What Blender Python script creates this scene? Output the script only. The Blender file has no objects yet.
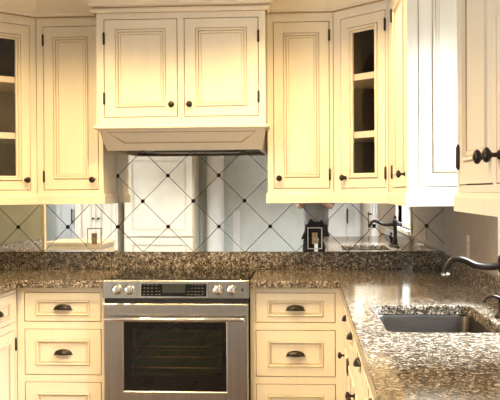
import bpy, bmesh, math, random
from mathutils import Vector, Matrix
random.seed(7)
S = bpy.context.scene
COL = S.collection
PI = math.pi

# ------------------------------------------------------------------ camera
cam_d = bpy.data.cameras.new('camera'); cam = bpy.data.objects.new('camera', cam_d); COL.objects.link(cam)
FPX, CY, CZ, YAW, ROLL, PITCH = 799.58, -4.7977, 1.3817, .0643, -.006, -.0089
f0 = Vector((-math.sin(YAW), math.cos(YAW), 0)); r0 = Vector((math.cos(YAW), math.sin(YAW), 0)); u0 = Vector((0, 0, 1))
F = math.cos(PITCH)*f0 + math.sin(PITCH)*u0
U = -math.sin(PITCH)*f0 + math.cos(PITCH)*u0
R1 = math.cos(ROLL)*r0 + math.sin(ROLL)*U
U1 = math.cos(ROLL)*U - math.sin(ROLL)*r0
M = Matrix((R1, U1, -F)).transposed().to_4x4(); M.translation = (0, CY, CZ)
cam.matrix_world = M
cam_d.sensor_width = 36; cam_d.sensor_fit = 'HORIZONTAL'; cam_d.lens = FPX/500*36
cam_d.shift_x = -6.467/500; cam_d.shift_y = -1.777/500
cam_d.clip_start = .01
S.camera = cam

# ------------------------------------------------------------------ view, world, lights
S.view_settings.view_transform = 'Standard'; S.view_settings.look = 'None'
S.view_settings.gamma = 1; S.view_settings.use_curve_mapping = False
S.view_settings.exposure = .05
W = bpy.data.worlds.new('daylight'); S.world = W; W.use_nodes = True
bg = W.node_tree.nodes['Background']; bg.inputs[0].default_value = (.86, .93, 1, 1); bg.inputs[1].default_value = 1.1

WARM = (1.0, .70, .33)
def area(name, loc, rot, sx, sy, power, col):
    d = bpy.data.lights.new(name, 'AREA'); d.shape = 'RECTANGLE'; d.size = sx; d.size_y = sy; d.energy = power; d.color = col
    o = bpy.data.objects.new(name, d); COL.objects.link(o); o.location = loc; o.rotation_euler = rot
    return o
# daylight outside the sink window (right wall) plus added fill at an invented left-room window
area('window_daylight', (1.9, -1.96, 3.0), (0, math.radians(35), 0), 1.0, 1.0, 850, (.80, .90, 1))
area('added_daylight_fill', (-4.75, -4.6, 1.5), (0, -PI/2, 0), 1.8, 3.2, 165, (.90, .95, 1))  # added lamp, brightens the room behind for the mirror
CAN_POWER = 86
CANS = [(-1.42, -1.12, .88), (-.68, -1.32, 1.3), (.0, -1.07, .88), (-1.3, -2.7, 3.1), (-.9, -4.9, .5), (-2.3, -5.3, 3.0), (-1.0, -5.6, 2.4), (.3, -5.6, 2.6)]  # mirror-wall cans inferred; the rest added to brighten nearest cabinet and room behind

# ------------------------------------------------------------------ materials
def new_mat(name):
    m = bpy.data.materials.new(name); m.use_nodes = True
    return m, m.node_tree, m.node_tree.nodes['Principled BSDF']
def ramp(nt, stops, interp='LINEAR'):
    r = nt.nodes.new('ShaderNodeValToRGB'); cr = r.color_ramp; cr.interpolation = interp
    while len(cr.elements) < len(stops): cr.elements.new(.5)
    for e, (p, c) in zip(cr.elements, stops): e.position = p; e.color = (*c, 1)
    return r
def coords(nt, scale=(1, 1, 1)):
    t = nt.nodes.new('ShaderNodeTexCoord'); mp = nt.nodes.new('ShaderNodeMapping'); mp.inputs['Scale'].default_value = scale
    nt.links.new(t.outputs['Object'], mp.inputs[0]); return mp.outputs[0]
def noise(nt, co, scale, detail=4, rough=.6):
    n = nt.nodes.new('ShaderNodeTexNoise'); n.inputs['Scale'].default_value = scale; n.inputs['Detail'].default_value = detail
    n.inputs['Roughness'].default_value = rough; nt.links.new(co, n.inputs['Vector']); return n.outputs['Fac']
def mottled(name, c1, c2, scale, rough, metal=0, stretch=(1, 1, 1), bump=0, coat=0):
    m, nt, b = new_mat(name); co = coords(nt, stretch); n = noise(nt, co, scale)
    r = ramp(nt, [(.35, c1), (.65, c2)]); nt.links.new(n, r.inputs[0]); nt.links.new(r.outputs[0], b.inputs['Base Color'])
    b.inputs['Roughness'].default_value = rough; b.inputs['Metallic'].default_value = metal
    b.inputs['Coat Weight'].default_value = coat
    if bump:
        bp = nt.nodes.new('ShaderNodeBump'); bp.inputs['Strength'].default_value = bump; bp.inputs['Distance'].default_value = .002
        nt.links.new(n, bp.inputs['Height']); nt.links.new(bp.outputs[0], b.inputs['Normal'])
    return m
CREAM = mottled('cream_paint', (.80, .725, .575), (.83, .755, .605), 9, .38, stretch=(3, 3, .6))
GLAZE = mottled('brown_glaze', (.36, .22, .10), (.45, .29, .14), 30, .5)
GAP = mottled('gap_shadow_brown', (.16, .09, .045), (.2, .12, .06), 30, .8)
BRONZE = mottled('oil_rubbed_bronze', (.016, .012, .010), (.035, .024, .018), 20, .3, metal=.55)
HINGE = mottled('bronze_hinge', (.03, .024, .02), (.06, .045, .035), 20, .45, metal=.5)
STEEL = mottled('brushed_steel', (.36, .35, .34), (.47, .46, .45), 6, .26, metal=1, stretch=(30, 1, .25))
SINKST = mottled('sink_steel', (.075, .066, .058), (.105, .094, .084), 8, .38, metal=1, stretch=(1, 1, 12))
CHROME = mottled('chrome', (.78, .78, .78), (.84, .84, .84), 5, .12, metal=1)
BLACKGL = mottled('black_glass', (.006, .006, .007), (.010, .010, .011), 6, .05)
BLACKGL.node_tree.nodes['Principled BSDF'].inputs['Specular IOR Level'].default_value = .3
BLACK = mottled('black_plastic', (.012, .012, .012), (.02, .02, .02), 30, .5)
DISPLAY = mottled('display_film', (.012, .016, .014), (.018, .022, .02), 8, .4)
MARK = mottled('printed_marks', (.09, .09, .09), (.12, .12, .12), 8, .5)
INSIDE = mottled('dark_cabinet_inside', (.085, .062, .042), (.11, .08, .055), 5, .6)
SHELF = mottled('pinkish_shelf_edge', (.74, .62, .50), (.80, .68, .55), 7, .5)
CAVITY = mottled('oven_enamel', (.08, .20, .07), (.12, .26, .10), 6, .35)
COPPER = mottled('oven_rack_wire', (.62, .36, .2), (.7, .42, .24), 20, .3, metal=1)
WALLP = mottled('greige_wall_paint', (.40, .33, .25), (.43, .36, .275), 12, .7)
FARP = mottled('sage_grey_wall_paint', (.64, .68, .64), (.67, .71, .67), 3, .7)
LEFTP = mottled('olive_grey_wall_paint', (.19, .205, .18), (.22, .235, .21), 3, .7)
CEILP = mottled('ceiling_paint', (.80, .79, .76), (.82, .81, .78), 5, .8)
WHITE = mottled('white_gloss_paint', (.84, .84, .83), (.88, .88, .87), 6, .35)
FLOORW = mottled('oak_floor', (.07, .04, .025), (.14, .08, .045), 5, .35, stretch=(.6, 7, 1))
TAN = mottled('tan_receptacle', (.42, .30, .15), (.50, .37, .20), 12, .4)
BEIGE = mottled('beige_outlet', (.62, .55, .42), (.66, .59, .46), 12, .4)
SHIRT = mottled('grey_shirt', (.22, .22, .22), (.30, .30, .30), 25, .9)
TROUS = mottled('black_trousers', (.010, .010, .012), (.018, .018, .02), 25, .9)
SKIN = mottled('skin', (.50, .30, .21), (.58, .36, .26), 18, .55)
HAIR = mottled('dark_hair', (.02, .014, .01), (.05, .032, .02), 40, .6)
LAMPG, nt, b = new_mat('frosted_lamp'); b.inputs['Emission Color'].default_value = (*WARM, 1); b.inputs['Emission Strength'].default_value = 6

MIRROR, nt, b = new_mat('mirror_glass'); b.inputs['Metallic'].default_value = 1; b.inputs['Roughness'].default_value = .012
co = coords(nt); n = noise(nt, co, 5, 3); r = ramp(nt, [(.25, (.72, .74, .74)), (.6, (.88, .89, .885))]); nt.links.new(n, r.inputs[0]); nt.links.new(r.outputs[0], b.inputs['Base Color'])
def schlick(nt, mx):
    lw = nt.nodes.new('ShaderNodeLayerWeight'); lw.inputs['Blend'].default_value = .5
    p = nt.nodes.new('ShaderNodeMath'); p.operation = 'POWER'; p.inputs[1].default_value = 5
    q = nt.nodes.new('ShaderNodeMath'); q.operation = 'MULTIPLY_ADD'; q.inputs[1].default_value = .92; q.inputs[2].default_value = .06
    nt.links.new(lw.outputs['Facing'], p.inputs[0]); nt.links.new(p.outputs[0], q.inputs[0]); nt.links.new(q.outputs[0], mx.inputs[0])
GLASS, nt, b = new_mat('clear_glass')
nt.nodes.remove(b); out = nt.nodes['Material Output']
tr = nt.nodes.new('ShaderNodeBsdfTransparent'); gl = nt.nodes.new('ShaderNodeBsdfGlossy'); gl.inputs['Roughness'].default_value = .02
mx = nt.nodes.new('ShaderNodeMixShader'); schlick(nt, mx); nt.links.new(tr.outputs[0], mx.inputs[1]); nt.links.new(gl.outputs[0], mx.inputs[2]); nt.links.new(mx.outputs[0], out.inputs[0])
TINT, nt, b = new_mat('tinted_oven_glass')
nt.nodes.remove(b); out = nt.nodes['Material Output']
tr = nt.nodes.new('ShaderNodeBsdfTransparent'); tr.inputs[0].default_value = (.55, .62, .48, 1); gl = nt.nodes.new('ShaderNodeBsdfGlossy'); gl.inputs['Roughness'].default_value = .03
mx = nt.nodes.new('ShaderNodeMixShader'); schlick(nt, mx); nt.links.new(tr.outputs[0], mx.inputs[1]); nt.links.new(gl.outputs[0], mx.inputs[2]); nt.links.new(mx.outputs[0], out.inputs[0])

def granite(name):
    m, nt, b = new_mat(name); co = coords(nt)
    warp = nt.nodes.new('ShaderNodeTexNoise'); warp.inputs['Scale'].default_value = 30; nt.links.new(co, warp.inputs['Vector'])
    add = nt.nodes.new('ShaderNodeMixRGB'); add.blend_type = 'LINEAR_LIGHT'; add.inputs[0].default_value = .02
    nt.links.new(co, add.inputs[1]); nt.links.new(warp.outputs['Color'], add.inputs[2]); v = add.outputs[0]
    n1 = noise(nt, v, 100, 4, .65); n2 = noise(nt, v, 170, 3, .6); n3 = noise(nt, v, 34, 3)
    r1 = ramp(nt, [(.38, (.035, .028, .022)), (.46, (.15, .115, .08)), (.53, (.34, .28, .205)), (.62, (.62, .57, .49))])
    nt.links.new(n1, r1.inputs[0])
    r2 = ramp(nt, [(.42, (.05, .045, .042)), (.49, (1, 1, 1))]); nt.links.new(n2, r2.inputs[0])
    r3 = ramp(nt, [(.42, (.50, .47, .44)), (.56, (1.12, 1.12, 1.12))]); nt.links.new(n3, r3.inputs[0])
    a = nt.nodes.new('ShaderNodeMixRGB'); a.blend_type = 'MULTIPLY'; a.inputs[0].default_value = .92
    nt.links.new(r1.outputs[0], a.inputs[1]); nt.links.new(r2.outputs[0], a.inputs[2])
    c = nt.nodes.new('ShaderNodeMixRGB'); c.blend_type = 'MULTIPLY'; c.inputs[0].default_value = 1
    nt.links.new(a.outputs[0], c.inputs[1]); nt.links.new(r3.outputs[0], c.inputs[2])
    nt.links.new(c.outputs[0], b.inputs['Base Color']); b.inputs['Roughness'].default_value = .1; b.inputs['Specular IOR Level'].default_value = .6
    return m
GRANITE = granite('speckled_granite')

# ------------------------------------------------------------------ mesh helpers
class MB:
    def __init__(s): s.v = []; s.f = []; s.m = []; s.sm = []
    def add(s, verts, faces, mi=0, smooth=False):
        o = len(s.v); s.v += [tuple(v) for v in verts]
        for f in faces: s.f.append([o+i for i in f]); s.m.append(mi); s.sm.append(smooth)
        return s
    def box(s, x0, x1, y0, y1, z0, z1, mi=0, front=None):
        v = [(x0,y0,z0),(x1,y0,z0),(x1,y1,z0),(x0,y1,z0),(x0,y0,z1),(x1,y0,z1),(x1,y1,z1),(x0,y1,z1)]
        s.add(v, [(0,3,2,1),(4,5,6,7),(1,2,6,5),(2,3,7,6),(3,0,4,7)], mi); s.add(v, [(0,1,5,4)], mi if front is None else front); return s
    def prism(s, pts, z0, z1, mi=0):                    # polygon in XY, ccw
        n = len(pts); v = [(x,y,z0) for x,y in pts]+[(x,y,z1) for x,y in pts]
        s.add(v, [tuple(range(n-1,-1,-1)), tuple(range(n,2*n))]+[(i,(i+1)%n,n+(i+1)%n,n+i) for i in range(n)], mi); return s
    def rings(s, loops, mis=0, cap0=True, cap1=True, smooth=False, closed=True):
        n = len(loops[0]); o = len(s.v)
        for L in loops: s.v += [tuple(p) for p in L]
        rng = n if closed else n-1
        for k in range(len(loops)-1):
            mi = mis if isinstance(mis, int) else mis[k]
            for i in range(rng):
                j = (i+1) % n
                s.f.append([o+k*n+i, o+k*n+j, o+(k+1)*n+j, o+(k+1)*n+i]); s.m.append(mi); s.sm.append(smooth)
        if cap0: s.f.append([o+i for i in range(n-1,-1,-1)]); s.m.append(mis if isinstance(mis,int) else mis[0]); s.sm.append(False)
        if cap1: s.f.append([o+(len(loops)-1)*n+i for i in range(n)]); s.m.append(mis if isinstance(mis,int) else mis[-1]); s.sm.append(False)
        return s
    def lathe(s, prof, origin, axis='z', seg=20, mi=0):  # prof: (radius, distance along axis)
        loops = []
        for r, h in prof:
            L = []
            for i in range(seg):
                a = 2*PI*i/seg; c, q = r*math.cos(a), r*math.sin(a)
                if axis == 'z': p = (c, q, h)
                elif axis == '-y': p = (c, -h, q)
                else: p = (h, c, q)
                L.append((origin[0]+p[0], origin[1]+p[1], origin[2]+p[2]))
            loops.append(L)
        return s.rings(loops, mi, smooth=True)
    def tube(s, pts, rad, seg=12, mi=0):
        pts = [Vector(p) for p in pts]; rads = rad if isinstance(rad, (list, tuple)) else [rad]*len(pts)
        up = Vector((0, 0, 1)); loops = []; prev = None
        for i, p in enumerate(pts):
            t = (pts[min(i+1, len(pts)-1)]-pts[max(i-1, 0)]).normalized()
            if prev is None:
                a = t.cross(up) if abs(t.dot(up)) < .95 else t.cross(Vector((1, 0, 0)))
            else: a = prev - t*prev.dot(t)
            a.normalize(); b = t.cross(a); prev = a
            loops.append([p+rads[i]*(math.cos(2*PI*k/seg)*a+math.sin(2*PI*k/seg)*b) for k in range(seg)])
        return s.rings(loops, mi, smooth=True)
    def build(s, name, mats, parent=None, bevel=0, fix=True, auto=False):
        me = bpy.data.meshes.new(name); me.from_pydata(s.v, [], s.f)
        for m in (mats if isinstance(mats, (list, tuple)) else [mats]): me.materials.append(m)
        for p, mi, sm in zip(me.polygons, s.m, s.sm): p.material_index = mi; p.use_smooth = sm
        if fix or bevel:
            bm = bmesh.new(); bm.from_mesh(me)
            if fix: bmesh.ops.recalc_face_normals(bm, faces=bm.faces)
            if bevel:
                bmesh.ops.remove_doubles(bm, verts=bm.verts, dist=1e-5)
                ed = [e for e in bm.edges if len(e.link_faces) == 2 and e.calc_face_angle(0) > .7]
                bmesh.ops.bevel(bm, geom=ed, offset=bevel, segments=2, profile=.5, affect='EDGES', clamp_overlap=True)
            bm.to_mesh(me); bm.free()
        o = bpy.data.objects.new(name, me); COL.objects.link(o)
        if parent: o.parent = parent
        return o
def tag(o, label, cat, group=None):
    o['label'] = label; o['category'] = cat
    if group: o['group'] = group
    return o
def thing(name, label, cat, loc=(0,0,0), rz=0, group=None):
    o = bpy.data.objects.new(name, None); o.empty_display_size = .1; COL.objects.link(o); o.location = loc; o.rotation_euler = (0,0,rz)
    return tag(o, label, cat, group)
def struct(o): o['kind'] = 'structure'; return o
def sweep(mb, path, prof, mi=None):
    """profile (out, z) swept on a polyline; 'out' is to the right-hand side of travel"""
    P = [Vector(p) for p in path]; loops = []
    for i, p in enumerate(P):
        ns = []
        if i > 0: d = (P[i]-P[i-1]).normalized(); ns.append(Vector((d.y, -d.x)))
        if i < len(P)-1: d = (P[i+1]-P[i]).normalized(); ns.append(Vector((d.y, -d.x)))
        n = sum(ns, Vector((0, 0))).normalized(); k = 1/max(.3, n.dot(ns[0]))
        loops.append([(p.x+n.x*o*k, p.y+n.y*o*k, z) for o, z in prof])
    n = len(prof); o = len(mb.v)
    for L in loops: mb.v += L
    for k in range(len(loops)-1):
        for i in range(n):
            j = (i+1) % n; mb.f.append([o+k*n+i, o+k*n+j, o+(k+1)*n+j, o+(k+1)*n+i]); mb.m.append(mi[i] if mi else 0); mb.sm.append(False)
    mb.f.append([o+i for i in range(n)]); mb.m.append(0); mb.sm.append(False)
    mb.f.append([o+(len(loops)-1)*n+i for i in range(n)]); mb.m.append(0); mb.sm.append(False)
    return mb
def catmull(pts, n=6):
    P = [Vector(p) for p in pts]; P = [P[0]]+P+[P[-1]]; out = []
    for i in range(1, len(P)-2):
        for k in range(n):
            t = k/n; out.append(.5*((2*P[i])+(P[i+1]-P[i-1])*t+(2*P[i-1]-5*P[i]+4*P[i+1]-P[i+2])*t*t+(3*P[i]-P[i-1]-3*P[i+1]+P[i+2])*t**3))
    out.append(P[-2]); return out

# ------------------------------------------------------------------ dimensions (metres)
XL, XR = -2.17, .804            # side walls
YF = -7.2                       # far wall behind the photographer
XLF = -4.4                      # left wall of the wider room behind
ZC = 2.53                       # ceiling

# ------------------------------------------------------------------ structure
def wall(name, *boxes, m=WALLP):
    mb = MB()
    for b_ in boxes: mb.box(*b_)
    return struct(mb.build(name, m))
wall('floor', (XLF-.12, XR+.12, YF-.12, .12, -.05, 0), m=FLOORW)
wall('ceiling', (XLF-.12, XR+.12, YF-.12, .12, ZC, ZC+.05), m=CEILP)
wall('wall_back', (XL-.12, XR+.12, 0, .12, 0, ZC))
WY0, WY1, WZ0, WZ1 = -2.43, -1.49, 1.06, 2.25      # sink window opening
wall('wall_right', (XR, XR+.12, YF, WY0, 0, ZC), (XR, XR+.12, WY1, 0, 0, ZC), (XR, XR+.12, WY0, WY1, 0, WZ0), (XR, XR+.12, WY0, WY1, WZ1, ZC))
wall('wall_left', (XL-.12, XL, -1.62, 0, 0, ZC), m=LEFTP)
wall('wall_left_return', (XLF, XL-.12, -1.62, -1.50, 0, ZC), m=FARP)
GY0, GY1, GZ0, GZ1 = -6.1, -3.1, .6, 2.2  # opening invented to let fill light into the room behind
wall('wall_left_far', (XLF-.12, XLF, YF, GY0, 0, ZC), (XLF-.12, XLF, GY1, -1.50, 0, ZC), (XLF-.12, XLF, GY0, GY1, 0, GZ0), (XLF-.12, XLF, GY0, GY1, GZ1, ZC), m=FARP)
wall('wall_front', (XLF-.12, XR+.12, YF-.12, YF, 0, ZC), m=FARP)

def window(n, X, y0, y1, z0, z1, side, cas, mull):
    e = bpy.data.objects.new('window_%d' % n, None); COL.objects.link(e); e.location = (X, (y0+y1)/2, z0); struct(e)
    h = (y1-y0)/2; H = z1-z0; s = side
    def bx(mb, xa, xb, ya, yb, za, zb): mb.box(min(s*xa, s*xb), max(s*xa, s*xb), ya, yb, za, zb)
    mb = MB()
    bx(mb, .03, .09, -h, -h+.05, 0, H); bx(mb, .03, .09, h-.05, h, 0, H); bx(mb, .03, .09, -h+.05, h-.05, 0, .05); bx(mb, .03, .09, -h+.05, h-.05, H-.05, H)
    bx(mb, .04, .08, -h+.05, h-.05, H/2-.02, H/2+.02)
    for k in range(1, mull): y = -h+2*h*k/mull; bx(mb, .045, .075, y-.015, y+.015, .05, H-.05)
    mb.build('window_frame', WHITE, e)
    mb = MB(); bx(mb, .058, .062, -h+.05, h-.05, .05, H-.05); mb.build('window_pane', GLASS, e)
    mb = MB(); bx(mb, -.018, .03, -h-cas, -h, -.03, H+cas); bx(mb, -.018, .03, h, h+cas, -.03, H+cas); bx(mb, -.018, .03, -h, h, H, H+cas)
    mb.build('window_casing', WHITE, e)
    mb = MB(); bx(mb, -.03, .03, -h-cas-.02 if cas < .05 else -h, h+cas+.02 if cas < .05 else h, -.03, 0); mb.build('window_sill', WHITE, e)
window(1, XR, WY0, WY1, WZ0, WZ1, 1, .07, 2)
window(2, XLF, GY0, GY1, GZ0, GZ1, -1, .09, 4)  # unseen window, added to bring daylight into the left room

# doors and openings on the far side (seen only in the mirror)
def panel_front(mb, x0, x1, z0, z1, sx, sz, t=.018, y=0, mats=(0, 1), small=False, szt=None):
    """inset raised-panel front, outward is -y"""
    c, g = mats; szt = szt or sz
    prof = [(0, 0, t, c), (0, 0, .0015, g), (1.5e-3, 1.5e-3, 0, c), (1, 1, 0, c), (1, 1, .003, g), (1, 1, -.006, c), (1, 1, -.006, c), (1, 1, .0035, c), (1, 1, .0045, g), (1, 1, .002, c), (1, 1, .0045, g), (1, 1, .0045, c)]
    offs = [None, None, None, -.002, 0, .003, .010, .0125, .0155, .027, .0288, .031] if not small else [None, None, None, -.0018, 0, .002, .0075, .0095, .0115, .0165, .018, .0195]
    loops = []; mis = []
    for (a, b_, yy, mi), o in zip(prof, offs):
        if o is None: ix = iz0 = iz1 = a
        else: ix = sx+o; iz0 = sz+o; iz1 = szt+o
        loops.append([(x0+ix, y+yy, z0+iz0), (x1-ix, y+yy, z0+iz0), (x1-ix, y+yy, z1-iz1), (x0+ix, y+yy, z1-iz1)])
        mis.append(mi)
    mb.rings(loops, mis[1:]+[c], cap0=True, cap1=True)
    mb.m[-2] = c; mb.m[-1] = c
    return mb
def face_frame(mb, x0, x1, z0, z1, openings, y0=0, y1=.02):
    xs = sorted({x0, x1} | {o[0] for o in openings} | {o[1] for o in openings}); zs = sorted({z0, z1} | {o[2] for o in openings} | {o[3] for o in openings})
    for i in range(len(zs)-1):
        run = None
        for j in range(len(xs)-1):
            cx, cz = (xs[j]+xs[j+1])/2, (zs[i]+zs[i+1])/2
            solid = not any(o[0] < cx < o[1] and o[2] < cz < o[3] for o in openings)
            if solid: run = (run[0] if run else xs[j], xs[j+1])
            if run and (not solid or j == len(xs)-2): mb.box(run[0], run[1], y0, y1, zs[i], zs[i+1]); run = None
    return mb
def knob(parent, x, z, y=0):
    mb = MB(); mb.lathe([(.011, 0), (.010, .004), (.0055, .006), (.005, .016), (.010, .020), (.0165, .025), (.0175, .030), (.014, .035), (.005, .0385), (.001, .039)], (0, 0, 0), '-y', 18)
    o = mb.build('knob', BRONZE, parent); o.location = (x, y, z); return o
def hinge(parent, x, z, y=0):
    mb = MB(); mb.lathe([(.001, -.036), (.0035, -.034), (.0035, -.030), (.0062, -.029), (.0062, .029), (.0035, .030), (.0035, .034), (.001, .036)], (0, -.004, 0), 'z', 10)
    o = mb.build('hinge', HINGE, parent); o.location = (x, y, z); return o
def cup(parent, x, z, y=0, w=.048):
    mb = MB(); n, m_ = 16, 8
    def surf(a, b_, c):
        return [[(a*math.cos(PI*i/n), -c*math.sin(PI*i/n)*math.sin(PI/2*j/m_)-.001, b_*math.sin(PI*i/n)*math.cos(PI/2*j/m_)+.004*abs(math.cos(PI*i/n))**3) for i in range(n+1)] for j in range(m_+1)]
    outer = surf(w, .029, .026); inner = surf(w-.003, .026, .023)
    mb.rings(outer, 0, False, False, True, closed=False); mb.rings(inner[::-1], 0, False, False, True, closed=False)
    mb.rings([outer[-1], inner[-1]], 0, False, False, False, closed=False)
    mb.box(-w-.004, w+.004, -.0025, 0, -.003, .002)
    o = mb.build('cup_pull', BRONZE, parent, fix=False); o.location = (x, y, z-.008); return o
def door(parent, x0, x1, z0, z1, hinge_side=None, knob_side=None, kz=None, sx=.056, sz=.06, name='door', hz=(.075, .075), m=(CREAM, GLAZE)):
    mb = panel_front(MB(), x0, x1, z0, z1, sx, sz); d = mb.build(name, list(m), parent, fix=True)
    if hinge_side:
        hx = x0-.002 if hinge_side < 0 else x1+.002
        hinge(d, hx, z0+hz[0]); hinge(d, hx, z1-hz[1])
    if knob_side: knob(d, x0+.028 if knob_side < 0 else x1-.028, kz if kz is not None else z0+.05)
    return d
def drawer(parent, x0, x1, z0, z1, pull=True, sx=.062, sz=.036, zc=None):
    big = z1-z0 > .2
    d = panel_front(MB(), x0, x1, z0, z1, sx, .050 if big else .030, small=True, szt=.056 if big else .040).build('drawer', [CREAM, GLAZE], parent)
    if pull: cup(d, (x0+x1)/2, (zc if zc else (z0+z1)/2)-.008, y=.0035)
    return d
G = .0035
def opening(r): return (r[0]-G, r[1]+G, r[2]-G, r[3]+G)

# ------------------------------------------------------------------ wall cabinets
ZB, ZT = 1.375, 2.371           # cabinet box; door 1.396..2.322
DZ0, DZ1 = 1.397, 2.321
def wall_cab(label, loc, rz, w, depth, doors, name='wall_cabinet', z0=ZB, z1=ZT+.03, side_panel=None):
    t = thing(name, label, 'kitchen cabinet', loc, rz)
    MB().box(0, w, .021, depth, z0, z1, 0, front=1).build('carcass', [CREAM, GAP], t)
    face_frame(MB(), 0, w, z0, z1, [opening(d[:4]) for d in doors]).build('face_frame', CREAM, t)
    for d in doors: door(t, *d[:4], hinge_side=d[4], knob_side=d[5], kz=d[6] if len(d) > 6 else None)
    return t
YU = -.33
wall_cab('tall cream wall cabinet with one raised-panel door, just left of the hood cabinet', (-1.538, YU, 0), 0, .381, .33-.014,
         [(.041, .352, DZ0, DZ1, -1, 1, 1.452)])
wall_cab('tall cream wall cabinet with one raised-panel door, just right of the hood cabinet', (-.223, YU, 0), 0, .366, .33-.014,
         [(.036, .343, DZ0, DZ1, 1, -1, 1.452)])
# right wall cabinet beside the window, with its panelled end
RW = thing('wall_cabinet', 'cream cabinet on right wall with white-lit panelled end facing the sink window', 'kitchen cabinet', (.42, -.608, 0), -PI/2)
RL = .792; RDEP = XR-.42-.004
MB().box(0, RL-.02, .021, RDEP, ZB, ZT+.03, 0, front=1).build('carcass', [CREAM, GAP], RW)
face_frame(MB(), 0, RL, ZB, ZT+.03, [opening((.19, .72, DZ0, DZ1))]).build('face_frame', CREAM, RW)
door(RW, .19, .72, DZ0, DZ1, hinge_side=-1, knob_side=1, kz=1.452)
e_ = face_frame(MB(), .0202, RDEP, ZB, ZT+.03, [opening((.047, RDEP-.03, DZ0, DZ1))]).build('end_frame', CREAM, RW)
e_.rotation_euler = (0, 0, PI/2); e_.location = (RL, .021, 0)
e2 = panel_front(MB(), .047, RDEP-.03, DZ0, DZ1, .058, .06).build('end_panel', [CREAM, GLAZE], RW); e2.rotation_euler = (0, 0, PI/2); e2.location = (RL, .0, 0)
e_.location = (RL, 0, 0)
# near cabinet on the right wall
NC = thing('wall_cabinet', 'cream two-door cabinet nearest on the right edge, beyond the sink window', 'kitchen cabinet', (.42, -2.52, 0), -PI/2)
MB().box(0, .92, .021, RDEP, ZB, ZT+.03, 0, front=1).build('carcass', [CREAM, GAP], NC)
nd = [(.028, .425, DZ0, DZ1), (.465, .88, DZ0, DZ1)]
face_frame(MB(), 0, .92, ZB, ZT+.03, [opening(d) for d in nd]).build('face_frame', CREAM, NC)
door(NC, *nd[0], hinge_side=-1, knob_side=1, kz=1.458); door(NC, *nd[1], hinge_side=1, knob_side=-1, kz=1.458)

# diagonal corner cabinets with glass doors
def corner_cab(label, loc, rz, L, poly_local, gx0, gx1, dx0, dx1, hs, shelves):
    t = thing('corner_cabinet', label, 'kitchen cabinet', loc, rz)
    z0, z1 = ZB, ZT+.03
    face_frame(MB(), 0, L, z0, z1, [opening((dx0, dx1, DZ0, DZ1))]).build('face_frame', CREAM, t)
    mb = MB()
    mb.prism(poly_local, z0, z0+.018); mb.prism(poly_local, z1-.018, z1)
    for i in range(len(poly_local)):
        a, b_ = Vector(poly_local[i]), Vector(poly_local[(i+1) % len(poly_local)])
        if a.y < .03 and b_.y < .03: continue
        d = (b_-a).normalized(); n = Vector((-d.y, d.x))*.012
        mb.prism([a, b_, b_+n, a+n], z0+.018, z1-.018)
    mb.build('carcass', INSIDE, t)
    # door with a glazed opening
    pr = [(0, .018, 0), (0, 0, 0), (-.004, 0, 0)]
    ix0, ix1, iz0, iz1 = gx0-dx0, dx1-gx1, 1.475-DZ0, DZ1-2.238
    def rect(o, y): return [(dx0+ix0+o, y, DZ0+iz0+o), (dx1-ix1-o, y, DZ0+iz0+o), (dx1-ix1-o, y, DZ1-iz1-o), (dx0+ix0+o, y, DZ1-iz1-o)]
    outer = lambda y: [(dx0, y, DZ0), (dx1, y, DZ0), (dx1, y, DZ1), (dx0, y, DZ1)]
    mb = MB(); mb.rings([rect(0, .018), outer(.018), outer(0), rect(-.029, 0), rect(-.026, .003), rect(-.023, -.006), rect(-.015, -.006), rect(-.011, .003), rect(-.008, .003), rect(0, .006), rect(0, .018)], [0, 0, 0, 1, 0, 0, 0, 1, 0, 0], False, False)
    d = mb.build('door', [CREAM, GLAZE], t)
    MB().add(rect(-.001, .009), [(0, 1, 2, 3)]).build('glass_pane', GLASS, d)
    hx = dx0-.002 if hs < 0 else dx1+.002
    hinge(d, hx, DZ0+.075); hinge(d, hx, DZ1-.075)
    knob(d, dx0+.028 if hs > 0 else dx1-.028, 1.452)
    sp = [p for p in poly_local]
    for sz in shelves:
        f_ = [(x*(1)+0, max(y, .03)) for x, y in sp]
        c = Vector((sum(p[0] for p in f_)/len(f_), sum(p[1] for p in f_)/len(f_)))
        f_ = [(c.x+(x-c.x)*.93, c.y+(y-c.y)*.93 if y > .031 else .024) for x, y in f_]
        MB().prism(f_, sz, sz+.034).build('shelf', SHELF, t)
    return t
c45 = math.cos(PI/4)
def to_local(px, py, lx, ly, rz):
    dx, dy = px-lx, py-ly; return (dx*math.cos(rz)+dy*math.sin(rz), -dx*math.sin(rz)+dy*math.cos(rz))
LR = .385
polyR = [to_local(x, y, .146, -.331, -PI/4) for x, y in [(.146, -.331), (.418, -.603), (.800, -.603), (.800, -.014), (.146, -.014)]]
polyR[0] = (0.0, .0202); polyR[1] = (LR, .0202)
corner_cab('diagonal cream corner cabinet with tall glass door, right of the mirror', (.146, -.331, 0), -PI/4, LR, polyR, .132, .288, .055, .366, 1, (1.667, 1.981))
LL = .396
lx, ly = -1.82, -.612
polyL = [to_local(x, y, lx, ly, PI/4) for x, y in [(lx, ly), (-1.541, -.333), (-1.541, -.014), (XL+.004, -.014), (XL+.004, ly)]]
polyL[0] = (0.0, .0202); polyL[1] = (LL, .0202)
# glass starts .13 from the right end; door .043 .. LL-.055
corner_cab('diagonal cream corner cabinet with tall glass door, at left edge of the picture', (lx, ly, 0), PI/4, LL, polyL, .105, LL-.119, .03, LL-.040, -1, (1.683, 1.997))

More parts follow.
